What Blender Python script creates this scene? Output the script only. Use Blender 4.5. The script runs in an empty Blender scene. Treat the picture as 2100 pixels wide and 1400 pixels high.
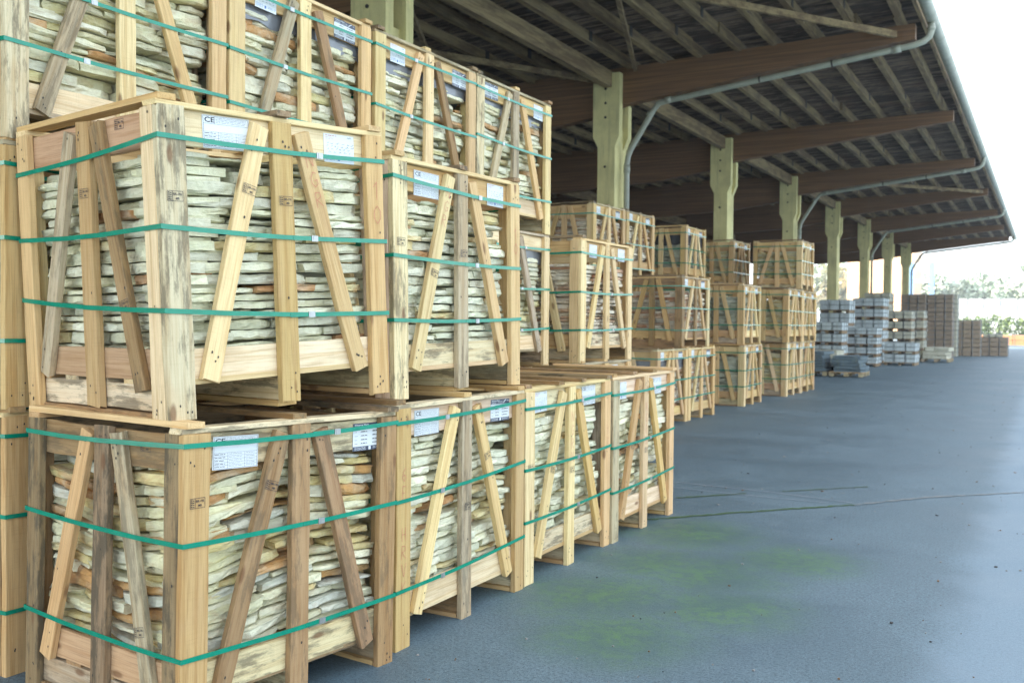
import bpy, bmesh, math, random
from mathutils import Vector, Matrix
R0 = random.Random(7)
rad = math.radians
scn = bpy.context.scene
COL = scn.collection

# ------------------------------------------------------------------ camera
CAMH = 1.494
yaw, pit, rol = 0.50656, 0.02336, 0.00922
fw = Vector((-math.sin(yaw)*math.cos(pit), math.cos(yaw)*math.cos(pit), -math.sin(pit)))
rt = Vector((math.cos(yaw), math.sin(yaw), 0)); up = rt.cross(fw)
rr = rt*math.cos(rol) + up*math.sin(rol); uu = up*math.cos(rol) - rt*math.sin(rol)
cd = bpy.data.cameras.new('camera'); cam = bpy.data.objects.new('camera', cd); COL.objects.link(cam)
M = Matrix((rr, uu, -fw)).transposed().to_4x4(); M.translation = (0, 0, CAMH); cam.matrix_world = M
cd.sensor_width = 36; cd.lens = 1979.6/2100*36; cd.clip_start = .05; cd.clip_end = 3000
cd.dof.use_dof = True; cd.dof.focus_distance = 4.1; cd.dof.aperture_fstop = 4.2
scn.camera = cam
# ------------------------------------------------------------------ sky, sun, exposure
SUN_EL, SUN_DIR = rad(42), Vector((-.85, -.5, 0)).normalized()      # the sun stands behind the shed
w = bpy.data.worlds.new('World'); scn.world = w; w.use_nodes = True
nt = w.node_tree; bg = nt.nodes['Background']
sky = nt.nodes.new('ShaderNodeTexSky'); sky.sky_type = 'NISHITA'; sky.sun_disc = False
sky.sun_elevation = SUN_EL; sky.sun_rotation = math.atan2(SUN_DIR.x, SUN_DIR.y)
sky.air_density = 1.0; sky.dust_density = 3.0; sky.ozone_density = 1.0
hz = nt.nodes.new('ShaderNodeMixRGB'); hz.blend_type = 'MIX'; hz.inputs[0].default_value = .35
nt.links.new(sky.outputs[0], hz.inputs[1]); hz.inputs[2].default_value = (11.0, 12.0, 13.0, 1)
nt.links.new(hz.outputs[0], bg.inputs[0]); bg.inputs[1].default_value = .12
sd = bpy.data.lights.new('sun', 'SUN'); sd.energy = 5.0; sd.angle = rad(.55); sd.color = (1, .94, .84)
so = bpy.data.objects.new('sun', sd); COL.objects.link(so)
sv = SUN_DIR*math.cos(SUN_EL) + Vector((0, 0, math.sin(SUN_EL)))
so.rotation_euler = sv.to_track_quat('Z', 'Y').to_euler()
scn.view_settings.view_transform = 'Standard'; scn.view_settings.look = 'None'
scn.view_settings.exposure = 1.96; scn.view_settings.gamma = 1
scn.cycles.max_bounces = 6; scn.cycles.diffuse_bounces = 4

# ------------------------------------------------------------------ materials
def mat(name, rough=.8, metal=0.0):
    m = bpy.data.materials.new(name); m.use_nodes = True
    b = m.node_tree.nodes['Principled BSDF']; b.inputs['Roughness'].default_value = rough
    b.inputs['Metallic'].default_value = metal
    return m, m.node_tree, b
def N(t, kind, **kw):
    n = t.nodes.new(kind)
    for k, v in kw.items():
        if k.startswith('i_'): n.inputs[k[2:].replace('_', ' ')].default_value = v
        else: setattr(n, k, v)
    return n
def noise(t, vec, scale, detail=3, rough=.5, dist=0):
    n = N(t, 'ShaderNodeTexNoise'); n.inputs['Scale'].default_value = scale; n.inputs['Detail'].default_value = detail
    n.inputs['Roughness'].default_value = rough; n.inputs['Distortion'].default_value = dist
    if vec is not None: t.links.new(vec, n.inputs['Vector'])
    return n.outputs[0]
def mapping(t, vec, scale, loc=(0, 0, 0)):
    n = N(t, 'ShaderNodeMapping'); n.inputs['Scale'].default_value = scale; n.inputs['Location'].default_value = loc
    t.links.new(vec, n.inputs['Vector']); return n.outputs[0]
def ramp(t, fac, a, b, ca=0.0, cb=1.0):
    n = N(t, 'ShaderNodeMapRange'); n.interpolation_type = 'SMOOTHSTEP'
    for k, v in zip((1, 2, 3, 4), (a, b, ca, cb)): n.inputs[k].default_value = v
    t.links.new(fac, n.inputs[0]); return n.outputs[0]
def mix(t, fac, a, b, mode='MIX'):
    n = N(t, 'ShaderNodeMixRGB', blend_type=mode)
    for s, v in ((0, fac), (1, a), (2, b)):
        if isinstance(v, (int, float)): n.inputs[s].default_value = v
        elif isinstance(v, tuple): n.inputs[s].default_value = (*v, 1)
        else: t.links.new(v, n.inputs[s])
    return n.outputs[0]
def mathn(t, op, a, b=0.0):
    n = N(t, 'ShaderNodeMath', operation=op)
    for s, v in ((0, a), (1, b)):
        if isinstance(v, (int, float)): n.inputs[s].default_value = v
        else: t.links.new(v, n.inputs[s])
    return n.outputs[0]
def bump(t, b, h, strength, dist):
    n = N(t, 'ShaderNodeBump'); n.inputs['Strength'].default_value = strength; n.inputs['Distance'].default_value = dist
    t.links.new(h, n.inputs['Height']); t.links.new(n.outputs[0], b.inputs['Normal'])

def wood_material():
    m, t, b = mat('sawn_wood', .75)
    oi = N(t, 'ShaderNodeObjectInfo'); tc = N(t, 'ShaderNodeTexCoord')
    sc = N(t, 'ShaderNodeVectorMath', operation='SCALE'); sc.inputs[0].default_value = (37, 51, 23); t.links.new(oi.outputs['Random'], sc.inputs['Scale'])
    ad = N(t, 'ShaderNodeVectorMath', operation='ADD'); t.links.new(tc.outputs['Object'], ad.inputs[0]); t.links.new(sc.outputs[0], ad.inputs[1])
    v = ad.outputs[0]
    g1 = noise(t, mapping(t, v, (1.6, 42, 42)), 1, 5, .65, .35)
    g2 = noise(t, mapping(t, v, (5, 190, 190)), 1, 3, .6)
    big = noise(t, mapping(t, v, (2.6, 7, 7)), 1, 4, .6)
    mud = noise(t, mapping(t, v, (3.5, 16, 16), (9, 3, 5)), 1, 6, .72)
    saw = noise(t, mapping(t, v, (330, 9, 9)), 1, 2, .5)
    base = oi.outputs['Color']
    c = mix(t, ramp(t, g1, .42, .68), base, (.66, .52, .36), 'MULTIPLY')
    c2 = mix(t, .6, base, c)
    c2 = mix(t, ramp(t, g2, .45, .75, 0, .34), c2, (.30, .20, .12), 'MULTIPLY')
    c2 = mix(t, ramp(t, big, .5, .72, 0, .38), c2, (.50, .33, .17), 'MIX')
    # grey weathering, stronger on boards whose own colour alpha says so
    al = oi.outputs['Alpha']
    wx = mathn(t, 'MULTIPLY', ramp(t, mud, .47, .60), mathn(t, 'SUBTRACT', 1.0, al))
    c2 = mix(t, mathn(t, 'MULTIPLY', wx, .82), c2, (.085, .07, .045))
    c2 = mix(t, ramp(t, saw, .55, .8, 0, .12), c2, (.2, .15, .1), 'MULTIPLY')
    vo = N(t, 'ShaderNodeTexVoronoi'); vo.inputs['Scale'].default_value = 1; t.links.new(mapping(t, v, (3.2, 8.5, 8.5)), vo.inputs['Vector'])
    kn = ramp(t, vo.outputs['Distance'], .06, .15, 1, 0)
    c2 = mix(t, mathn(t, 'MULTIPLY', kn, .75), c2, (.17, .08, .035))
    t.links.new(c2, b.inputs['Base Color'])
    h = mathn(t, 'ADD', mathn(t, 'MULTIPLY', g1, .6), mathn(t, 'MULTIPLY', g2, .5)); h = mathn(t, 'ADD', h, mathn(t, 'MULTIPLY', saw, .3))
    bump(t, b, h, .55, .003); b.inputs['Specular IOR Level'].default_value = .25
    return m
def stone_material():
    m, t, b = mat('cleft_stone', .78)
    at = N(t, 'ShaderNodeAttribute', attribute_name='Col'); ge = N(t, 'ShaderNodeNewGeometry')
    p = ge.outputs['Position']
    n1 = noise(t, p, 9, 5, .6, .4); n2 = noise(t, p, 46, 5, .65); n3 = noise(t, p, 3.5, 3, .5)
    ru = noise(t, mapping(t, p, (5, 5, 13), (3, 8, 1)), 1.6, 5, .62, .5)
    c = mix(t, ramp(t, n1, .4, .7, 0, .45), at.outputs['Color'], (.64, .62, .48))
    c = mix(t, ramp(t, n2, .4, .75, 0, .4), c, (.76, .74, .64), 'MULTIPLY')
    st = noise(t, mapping(t, p, (7, 7, 150)), 1, 4, .7, .6); c = mix(t, ramp(t, st, .54, .66, 0, .22), c, (.40, .38, .28), 'MULTIPLY')
    # rust veins where the vertex alpha allows them
    ra = mathn(t, 'MULTIPLY', ramp(t, ru, .47, .63), at.outputs['Alpha'])
    c = mix(t, mathn(t, 'MULTIPLY', ra, .85), c, (.40, .185, .055))
    c = mix(t, ramp(t, n3, .58, .78, 0, .4), c, (.50, .44, .24))
    t.links.new(c, b.inputs['Base Color'])
    vr = N(t, 'ShaderNodeTexVoronoi'); vr.inputs['Scale'].default_value = 34; t.links.new(p, vr.inputs['Vector'])
    h = mathn(t, 'ADD', mathn(t, 'MULTIPLY', n1, .15), mathn(t, 'MULTIPLY', n2, .5)); h = mathn(t, 'ADD', h, mathn(t, 'MULTIPLY', vr.outputs['Distance'], .5)); h = mathn(t, 'ADD', h, mathn(t, 'MULTIPLY', st, .5))
    bump(t, b, h, .8, .012)
    return m
def flat(name, col, rough=.7, metal=0, var=.25, scale=8, spec=None):
    m, t, b = mat(name, rough, metal)
    tc = N(t, 'ShaderNodeTexCoord'); n = noise(t, tc.outputs['Object'], scale, 5, .6)
    t.links.new(mix(t, ramp(t, n, .3, .7, 0, var), col, tuple(x*.45 for x in col)), b.inputs['Base Color'])
    if spec is not None: b.inputs['Specular IOR Level'].default_value = spec
    return m
WOOD = wood_material(); STONE = stone_material()
STRAP = flat('green_strap', (.004, .25, .150), .13, 0, .3, 14)
STEEL = flat('steel_seal', (.45, .46, .45), .4, .8, .2, 60)
PAPER = flat('paper', (.68, .72, .72), .6, 0, .06, 20)
INK = flat('black_ink', (.025, .025, .03), .6, 0, 0)
NAVY = flat('navy_print', (.045, .055, .085), .5, 0, 0)
BLUEP = flat('blue_print', (.10, .20, .45), .6, 0, 0)
REDP = flat('red_marker', (.55, .17, .11), .7, 0, .4, 80)
NAIL = flat('nail_hole', (.03, .025, .02), .7, 0, 0)
FILM = flat('plastic_film', (.20, .21, .22), .2, 0, .35, 6)
DARKF = flat('dark_plastic', (.035, .04, .05), .35, 0, .3, 6)
def glulam_material():
    m, t, b = mat('dark_glulam', .7)
    tc = N(t, 'ShaderNodeTexCoord'); v = tc.outputs['Object']
    g = noise(t, mapping(t, v, (.7, 9, 26)), 1, 5, .6, .3); lam = N(t, 'ShaderNodeTexWave', wave_type='BANDS', bands_direction='Z'); lam.inputs['Scale'].default_value = 3.9
    lam.inputs['Distortion'].default_value = .3; t.links.new(v, lam.inputs['Vector'])
    c = mix(t, ramp(t, g, .3, .7), (.22, .112, .044), (.13, .064, .026))
    c = mix(t, ramp(t, lam.outputs[0], 0, .12, .3, 0), c, (.02, .012, .008))
    t.links.new(c, b.inputs['Base Color']); bump(t, b, g, .3, .004); return m
def concrete_material(name, col):
    m, t, b = mat(name, .85)
    tc = N(t, 'ShaderNodeTexCoord'); v = tc.outputs['Object']
    a = noise(t, v, 2.2, 5, .6); s = noise(t, mapping(t, v, (14, 14, 1.2)), 1, 4, .6); f = noise(t, v, 70, 3, .6)
    c = mix(t, ramp(t, a, .35, .7, 0, .5), col, tuple(x*.62 for x in col))
    c = mix(t, ramp(t, s, .5, .74, 0, .4), c, (.24, .23, .12)); c = mix(t, ramp(t, f, .5, .8, 0, .25), c, (.3, .3, .25), 'MULTIPLY')
    t.links.new(c, b.inputs['Base Color']); bump(t, b, f, .3, .004); return m
GLULAM = glulam_material(); CONC = concrete_material('moss_tinted_concrete', (.74, .66, .31))
def purlin_material():
    m, t, b = mat('weathered_purlin', .85)
    tc = N(t, 'ShaderNodeTexCoord'); v = tc.outputs['Object']
    a = noise(t, mapping(t, v, (8, 1.1, 8)), 1, 5, .65); g = noise(t, mapping(t, v, (40, 1.6, 40)), 1, 4, .6)
    c = mix(t, ramp(t, a, .38, .62), (.29, .21, .10), (.14, .088, .04)); c = mix(t, ramp(t, g, .45, .75, 0, .6), c, (.07, .045, .03))
    t.links.new(c, b.inputs['Base Color']); bump(t, b, g, .3, .004); return m
PURLIN = purlin_material()
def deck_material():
    m, t, b = mat('stain_and_shade_sheet', .85)
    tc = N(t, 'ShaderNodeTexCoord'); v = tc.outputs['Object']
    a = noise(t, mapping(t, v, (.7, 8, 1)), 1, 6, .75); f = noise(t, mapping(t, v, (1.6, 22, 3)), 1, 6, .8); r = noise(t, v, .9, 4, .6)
    c = mix(t, ramp(t, a, .44, .56), (.22, .155, .105), (.055, .036, .024)); c = mix(t, ramp(t, f, .5, .6, 0, .85), c, (.024, .017, .013))  # long streaks put corrugation shading into the colour, along with weather stains
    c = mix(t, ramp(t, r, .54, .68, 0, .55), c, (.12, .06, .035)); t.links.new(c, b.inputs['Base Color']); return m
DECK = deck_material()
PIPE = flat('grey_pvc', (.34, .35, .27), .45, 0, .35, 5)
BLOCK = concrete_material('grey_block', (.55, .61, .60)); TANB = concrete_material('tan_block', (.52, .50, .38)); BROWNB = concrete_material('brown_block', (.31, .235, .165))
SLATE = concrete_material('blue_slate', (.13, .18, .20)); WHITEB = concrete_material('pale_block', (.62, .62, .60))
ORANGE = flat('orange_paint', (.88, .52, .28), .5, 0, .2, 1); BLUE = flat('blue_paint', (.16, .34, .62), .5, 0, .2, 1)
def leaf_material(name, a, b2):
    m, t, b = mat(name, .7)
    ge = N(t, 'ShaderNodeNewGeometry'); n = noise(t, ge.outputs['Position'], 1.7, 4, .6)
    t.links.new(mix(t, ramp(t, n, .35, .65), a, b2), b.inputs['Base Color']); return m
LEAF = leaf_material('foliage', (.05, .10, .025), (.12, .16, .04)); LEAF2 = leaf_material('washed_far_foliage', (.30, .36, .25), (.38, .43, .32))  # far leaves paled, with the wash of glare put into their colour
BARK = flat('bark', (.12, .09, .06), .9)

# ------------------------------------------------------------------ object helpers
def tag(o, label=None, cat=None, group=None, kind=None):
    for k, v in (('label', label), ('category', cat), ('group', group), ('kind', kind)):
        if v: o[k] = v
    return o
def link(name, me, mats, parent=None, Mx=None, col=None):
    o = bpy.data.objects.new(name, me); COL.objects.link(o)
    if me is not None and not me.materials:
        for m in (mats if isinstance(mats, (list, tuple)) else [mats]): me.materials.append(m)
    if parent: o.parent = parent
    if Mx is not None: o.matrix_local = Mx
    if col is not None: o.color = col
    return o
def empty(name, Mx, label=None, cat=None, group=None):
    o = bpy.data.objects.new(name, None); COL.objects.link(o); o.matrix_local = Mx; o.empty_display_size = .2
    return tag(o, label, cat, group)
def basis(org, x, y, z=None):
    x = Vector(x).normalized(); y = Vector(y); y = (y - x*y.dot(x)).normalized(); z = x.cross(y)
    m = Matrix((x, y, z)).transposed().to_4x4(); m.translation = org; return m
class MB:
    def __init__(s): s.v = []; s.f = []; s.mi = []
    def add(s, vs, fs, mi=0):
        k = len(s.v); s.v += [tuple(v) for v in vs]; s.f += [tuple(i+k for i in f) for f in fs]; s.mi += [mi]*len(fs)
    def box(s, a, b, mi=0, Mx=None):
        (x0, y0, z0), (x1, y1, z1) = a, b
        vs = [Vector(p) for p in ((x0,y0,z0),(x1,y0,z0),(x1,y1,z0),(x0,y1,z0),(x0,y0,z1),(x1,y0,z1),(x1,y1,z1),(x0,y1,z1))]
        if Mx is not None: vs = [Mx @ v for v in vs]
        s.add(vs, [(0,3,2,1),(4,5,6,7),(0,1,5,4),(1,2,6,5),(2,3,7,6),(3,0,4,7)], mi)
    def cyl(s, a, b, r, n=12, mi=0, r2=None):
        a = Vector(a); b = Vector(b); d = (b-a).normalized(); u = d.orthogonal().normalized(); v = d.cross(u); r2 = r if r2 is None else r2
        vs = [a+(u*math.cos(t)+v*math.sin(t))*r for t in [2*math.pi*i/n for i in range(n)]] + [b+(u*math.cos(t)+v*math.sin(t))*r2 for t in [2*math.pi*i/n for i in range(n)]]
        s.add(vs, [(i, (i+1) % n, n+(i+1) % n, n+i) for i in range(n)] + [tuple(range(n))[::-1], tuple(range(n, 2*n))], mi)
    def prism(s, poly, y0, y1, mi=0):           # polygon in x,z swept along y
        n = len(poly); vs = [(x, y0, z) for x, z in poly] + [(x, y1, z) for x, z in poly]
        s.add(vs, [tuple(range(n)), tuple(range(n, 2*n))[::-1]] + [((i+1) % n, i, n+i, n+(i+1) % n) for i in range(n)], mi)
    def mesh(s, name, smooth=False):
        me = bpy.data.meshes.new(name); me.from_pydata(s.v, [], s.f)
        me.polygons.foreach_set('material_index', s.mi)
        if smooth: me.polygons.foreach_set('use_smooth', [True]*len(s.f))
        me.update(); return me
    def build(s, name, mats, parent=None, Mx=None, smooth=False, col=None):
        return link(name, s.mesh(name, smooth), mats, parent, Mx, col)

# text to mesh pieces
_tc = {}
def text_mesh(s, size):
    k = (s, size)
    if k not in _tc:
        c = bpy.data.curves.new('t', 'FONT'); c.body = s; c.size = size; c.align_x = 'LEFT'; c.resolution_u = 2; c.offset = size*.022
        o = bpy.data.objects.new('t', c); COL.objects.link(o); bpy.context.view_layer.update()
        me = bpy.data.meshes.new_from_object(o)
        _tc[k] = ([tuple(v.co) for v in me.vertices], [tuple(p.vertices) for p in me.polygons])
        bpy.data.objects.remove(o); bpy.data.curves.remove(c); bpy.data.meshes.remove(me)
    return _tc[k]
def put_text(mb, s, x, y, size, mi, z=.0006, sx=1.0):
    vs, fs = text_mesh(s, size); mb.add([(x+v[0]*sx, y+v[1], z) for v in vs], fs, mi)
def rect(mb, x0, y0, x1, y1, mi, z=.0006): mb.add([(x0,y0,z),(x1,y0,z),(x1,y1,z),(x0,y1,z)], [(0,1,2,3)], mi)
def stroke(mb, pts, wd, mi, z=.0008):
    for (a, b), (c, d) in zip(pts, pts[1:]):
        dx, dy = c-a, d-b; L = math.hypot(dx, dy) or 1; nx, ny = -dy/L*wd/2, dx/L*wd/2; ex, ey = dx/L*wd*.3, dy/L*wd*.3
        mb.add([(a-ex-nx, b-ey-ny, z), (c+ex-nx, d+ey-ny, z), (c+ex+nx, d+ey+ny, z), (a-ex+nx, b-ey+ny, z)], [(0,1,2,3)], mi)
# paper labels; slots: 0 paper, 1 black, 2 navy, 3 blue, 4 red
LMATS = [PAPER, INK, NAVY, BLUEP, REDP]
def lines(mb, x0, x1, ys, mi, rg, h=.0014):
    for y in ys:
        x = x0
        while x < x1-.004:
            w_ = min(rg.uniform(.006, .022), x1-x); rect(mb, x, y, x+w_, y+h, mi); x += w_+.0035
def label_ce(rg):
    m = MB(); W, H = .205, .165; m.box((0, 0, -.0006), (W, H, 0))
    for a in ((.004, .004, W-.004, .0052), (.004, H-.0052, W-.004, H-.004), (.004, .004, .0052, H-.004), (W-.0052, .004, W-.004, H-.004)): rect(m, *a, 1)
    put_text(m, 'CE', .009, H-.035, .036, 1)
    rect(m, .052, H-.042, .053, H-.004, 1); rect(m, .004, H-.043, W-.004, H-.0418, 1)
    lines(m, .057, .19, [H-.012-.0075*i for i in range(4)], 1, rg)
    for i, y in enumerate((.082, .066, .05, .034, .02)):
        rect(m, .004, y, W-.004, y+.001, 1); lines(m, .008, .055, [y-.008], 1, rg, .003); lines(m, .072, .13, [y-.007], 1, rg); lines(m, .15, .19, [y-.007], 1, rg)
    rect(m, .066, .004, .067, .082, 1); rect(m, .143, .004, .144, .082, 1)
    return m
def label_ship(rg):
    m = MB(); W, H = .165, .165; m.box((0, 0, -.0006), (W, H, 0))
    rect(m, 0, H-.036, W, H, 2, .0005); rect(m, 0, 0, W, .026, 2, .0005)
    put_text(m, 'Shipping Mark', .007, H-.014, .0125, 0, .0009)
    lines(m, .007, .045, [H-.022, H-.028, H-.033], 0, rg, .0018)
    for d in m.mi[-1:]: pass
    lines(m, .062, .105, [H-.018, H-.024, H-.030], 0, rg, .0016)
    stroke(m, [(.112, H-.03), (.118, H-.018), (.126, H-.012), (.134, H-.006)], .006, 0, .0009)
    for a in ((.144, H-.02, .158, H-.019), (.144, H-.009, .158, H-.008), (.144, H-.02, .145, H-.008), (.157, H-.02, .158, H-.008)): rect(m, *a, 0, .0009)
    put_text(m, 'CE', .146, H-.018, .008, 0, .0009)
    for y in (.112, .088, .064, .042):
        lines(m, .008, .026, [y], 1, rg, .0018); rect(m, .035, y-.002, .075, y-.0012, 1)
        lines(m, .04, .07, [y+.001], 1, rg, .004); rect(m, .095, y-.002, .155, y-.0012, 1); lines(m, .098, .15, [y+.001], 1, rg, .0045)
    lines(m, .008, .065, [.019, .014, .009, .004], 0, rg, .0018); rect(m, .078, .003, .09, .024, 0, .0009); lines(m, .1, .158, [.019, .014, .009], 0, rg, .0018)
    # lift the pale marks above the navy bands
    m.v = [(x, y, z) for x, y, z in m.v]
    return m
def label_note(rg):
    m = MB(); W, H = .155, .165; m.box((0, 0, -.0006), (W, H, 0))
    lines(m, .008, .07, [H-.012], 4, rg, .0035); lines(m, .008, .05, [H-.022, H-.03], 4, rg, .0018)
    stroke(m, [(.12, H-.018), (.126, H-.01), (.13, H-.018), (.136, H-.009), (.142, H-.017)], .0016, 1)
    for y in (.108, .092, .076, .058):
        x = .01+rg.uniform(0, .02)
        while x < .142:
            pts = [(x, y)]; n = rg.randint(3, 6)
            for i in range(n): pts.append((pts[-1][0]+rg.uniform(.001, .0045), y+rg.uniform(-.002, .008)))
            stroke(m, pts, .0014, 1); x = pts[-1][0]+rg.uniform(.005, .016)
    lines(m, .008, .06, [.034, .027, .020, .012], 3, rg, .0022); lines(m, .09, .147, [.034, .027, .020], 3, rg, .0018); rect(m, .068, .012, .08, .034, 3)
    return m
def label_plain(rg, navy=False):
    m = MB(); W, H = .15, .16; m.box((0, 0, -.0006), (W, H, 0))
    if navy: rect(m, 0, H-.035, W, H, 2); rect(m, 0, 0, W, .024, 2)
    lines(m, .01, .14, [.05, .065, .08, .095, .11], 1, rg, .003); lines(m, .01, .14, [.03, .036], 3, rg, .003)
    return m
LAB = {}; LS = {'ce': (1, .72), 'ship': (1.2, .7), 'note': (1.05, .7), 'p': (1, .75), 'n': (1.05, .75)}
rl = random.Random(3)
for k, fn in (('ce', label_ce), ('ship', label_ship), ('note', label_note), ('p', label_plain), ('n', lambda r: label_plain(r, True))):
    b = fn(rl); me = b.mesh('paper_label')
    for mm in LMATS: me.materials.append(mm)
    LAB[k] = me
# heat-treatment stamp: frame, bars, BR-196 / MB
def make_stamp():
    m = MB(); W, H = .062, .036
    for a in ((0,0,W,.0015),(0,H-.0015,W,H),(0,0,.0015,H),(W-.0015,0,W,H),(.02,0,.0215,H)): rect(m, *a, 0)
    for i in range(4): rect(m, .004, .005+i*.0075, .009, .0095+i*.0075, 0); rect(m, .011+.001*(i % 2), .004+i*.0075, .0165, .0075+i*.0075, 0)
    put_text(m, 'BR-196', .0235, .021, .0115, 0); put_text(m, 'MB', .033, .006, .011, 0)
    me = m.mesh('stamp'); me.materials.append(INK); return me
STAMP = make_stamp()
# red marker letters drawn as strokes, unit box
GL = {'N': [[(0,0),(.1,1),(.8,0),(.9,1)]], 'G': [[(.9,.85),(.5,1),(.1,.7),(.05,.3),(.4,0),(.85,.15),(.85,.45),(.5,.42)]],
      'R': [[(0,0),(.1,1),(.7,.95),(.8,.65),(.15,.5),(.85,0)]], 'A': [[(0,0),(.45,1),(.9,0)],[(.2,.4),(.72,.4)]],
      '1': [[(.1,.7),(.5,1),(.5,0)]], '0': [[(.5,1),(.1,.7),(.1,.3),(.5,0),(.9,.3),(.9,.7),(.5,1)]], 'V': [[(0,1),(.45,0),(.9,1)]],
      '6': [[(.8,1),(.3,.7),(.1,.3),(.45,0),(.8,.25),(.55,.5),(.15,.35)]], 'F': [[(.1,0),(.15,1),(.85,.95)],[(.12,.5),(.6,.5)]], 'H': [[(.1,0),(.1,1)],[(.8,0),(.8,1)],[(.1,.5),(.8,.5)]],
      'T': [[(0,1),(.9,1)],[(.45,1),(.45,0)]], 'K': [[(.1,0),(.1,1)],[(.8,1),(.1,.45),(.85,0)]], 'X': [[(0,0),(.8,1)],[(0,1),(.8,0)]]}
def marker(s, size):
    m = MB()
    for i, ch in enumerate(s):            # written down the post, each letter below the last
        for st in GL.get(ch, []): stroke(m, [(x*size*.62, y*size-i*size*1.35) for x, y in st], .0023, 0)
    me = m.mesh('marker_writing'); me.materials.append(REDP); return me

# ------------------------------------------------------------------ timber
TONE = {'pale': (.78, .60, .31, 1), 'pine': (.70, .49, .235, 1), 'orange': (.62, .415, .185, .95), 'red': (.55, .36, .19, 1), 'brown': (.37, .235, .112, .4),
        'dark': (.31, .22, .12, .0), 'grey': (.50, .42, .27, .4), 'white': (.82, .66, .42, .9), 'palegrey': (.72, .61, .38, .2)}
def tone(k, rg):
    c = TONE[k]; f = rg.uniform(.86, 1.1); return (c[0]*f, c[1]*f*rg.uniform(.95, 1.04), c[2]*f*rg.uniform(.9, 1.08), c[3])
def board_mesh(L, W, T, near, rg, nails=(), bw=.006):
    m = MB(); c = .0025 if near else 0; n = 8 if near else 1
    a, b = W/2, T/2
    sec = [(-a+c,-b),(a-c,-b),(a,-b+c),(a,b-c),(a-c,b),(-a+c,b),(-a,b-c),(-a,-b+c)] if near else [(-a,-b),(a,-b),(a,b),(-a,b)]
    k = len(sec); bow = rg.uniform(-bw, bw) if near else 0; bz = rg.uniform(-.002, .002) if near else 0; vs = []
    for i in range(n+1):
        t = i/n; x = (t-.5)*L; s = 4*t*(1-t); wv = rg.uniform(-.0022, .0022) if near else 0
        for (y, z) in sec:
            e = rg.uniform(-.005, .005) if near and i in (0, n) else 0
            vs.append((x+e, y*(1+wv/a)+bow*s, z+bz*s))
    fs = [tuple(range(k))[::-1], tuple(n*k+j for j in range(k))]
    for i in range(n):
        for j in range(k): fs.append((i*k+j, i*k+(j+1) % k, (i+1)*k+(j+1) % k, (i+1)*k+j))
    m.add(vs, fs, 0)
    for (x, y) in nails:
        r = rg.uniform(.0028, .0042); q = [(x+r*1.5*math.cos(t), y+r*math.sin(t), b+.0008+abs(bz)) for t in [i*math.pi/3 for i in range(6)]]
        m.add(q, [tuple(range(6))], 1)
    return m.mesh('board')
def board(parent, name, p0, p1, wdir, W, T, tn, rg, near=True, nails=True, out=None):
    """board from p0 to p1 (centre line); wdir = width direction; out = outward direction (local +z)"""
    p0, p1 = Vector(p0), Vector(p1); x = (p1-p0).normalized(); y = Vector(wdir); y = (y-x*y.dot(x)).normalized(); z = x.cross(y)
    if out is not None and z.dot(Vector(out)) < 0: y = -y
    L = (p1-p0).length; nl = []
    if near and nails:
        for e in (-1, 1):
            for _ in range(rg.randint(2, 4)): nl.append((e*(L/2-rg.uniform(.02, .11)), rg.uniform(-.33, .33)*W))
        if rg.random() < .5: nl.append((rg.uniform(-.3, .3)*L, rg.uniform(-.3, .3)*W))
    me = board_mesh(L, W, T, near, rg, nl, .001 if name == 'post' else .006)
    return link(name, me, [WOOD, NAIL], parent, basis((p0+p1)/2, x, y), tone(tn, rg))

# ------------------------------------------------------------------ stone slabs
STY = {  # stone colour mixes: (weight, rgb, rust)
 'cream': [(5, (0.734, 0.700, 0.450), .3), (4, (0.836, 0.800, 0.576), .2), (2, (0.673, 0.600, 0.297), .5), (1.0, (0.530, 0.290, 0.108), .8), (2, (0.673, 0.670, 0.486), .2)],
 'warm': [(4, (0.734, 0.700, 0.432), .4), (3, (0.836, 0.800, 0.558), .25), (3, (0.714, 0.590, 0.261), .6), (2.0, (0.551, 0.300, 0.099), .9), (1.5, (0.694, 0.700, 0.558), .2)],
 'green': [(6, (0.735, 0.725, 0.505), .15), (4, (0.806, 0.790, 0.576), .1), (.8, (0.714, 0.600, 0.288), .7), (.45, (0.530, 0.270, 0.108), .8)],
 'white': [(6, (0.816, 0.790, 0.576), .12), (3, (0.714, 0.720, 0.513), .1), (1.2, (0.734, 0.620, 0.315), .6), (.3, (0.530, 0.280, 0.108), .8)],
 'pink': [(5, (0.796, 0.700, 0.540), .3), (3, (0.836, 0.770, 0.612), .2), (2.2, (0.632, 0.420, 0.270), .5), (1, (0.469, 0.220, 0.117), .5)],
 'grey': [(5, (0.490, 0.520, 0.396), .1), (3, (0.592, 0.600, 0.468), .1), (1, (0.388, 0.400, 0.315), .2)],
 'yellow': [(5, (0.653, 0.600, 0.360), .4), (3, (0.714, 0.580, 0.234), .5), (2, (0.571, 0.560, 0.378), .2)]}
def colword(c, rust):
    if c[0] > c[2]*2.9: return 'rust brown'
    if c[0] > c[2]*1.9: return 'yellowish'
    if c[0] > .78: return 'pale cream'
    return 'grey green' if c[1] >= c[0] else 'cream'
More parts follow.
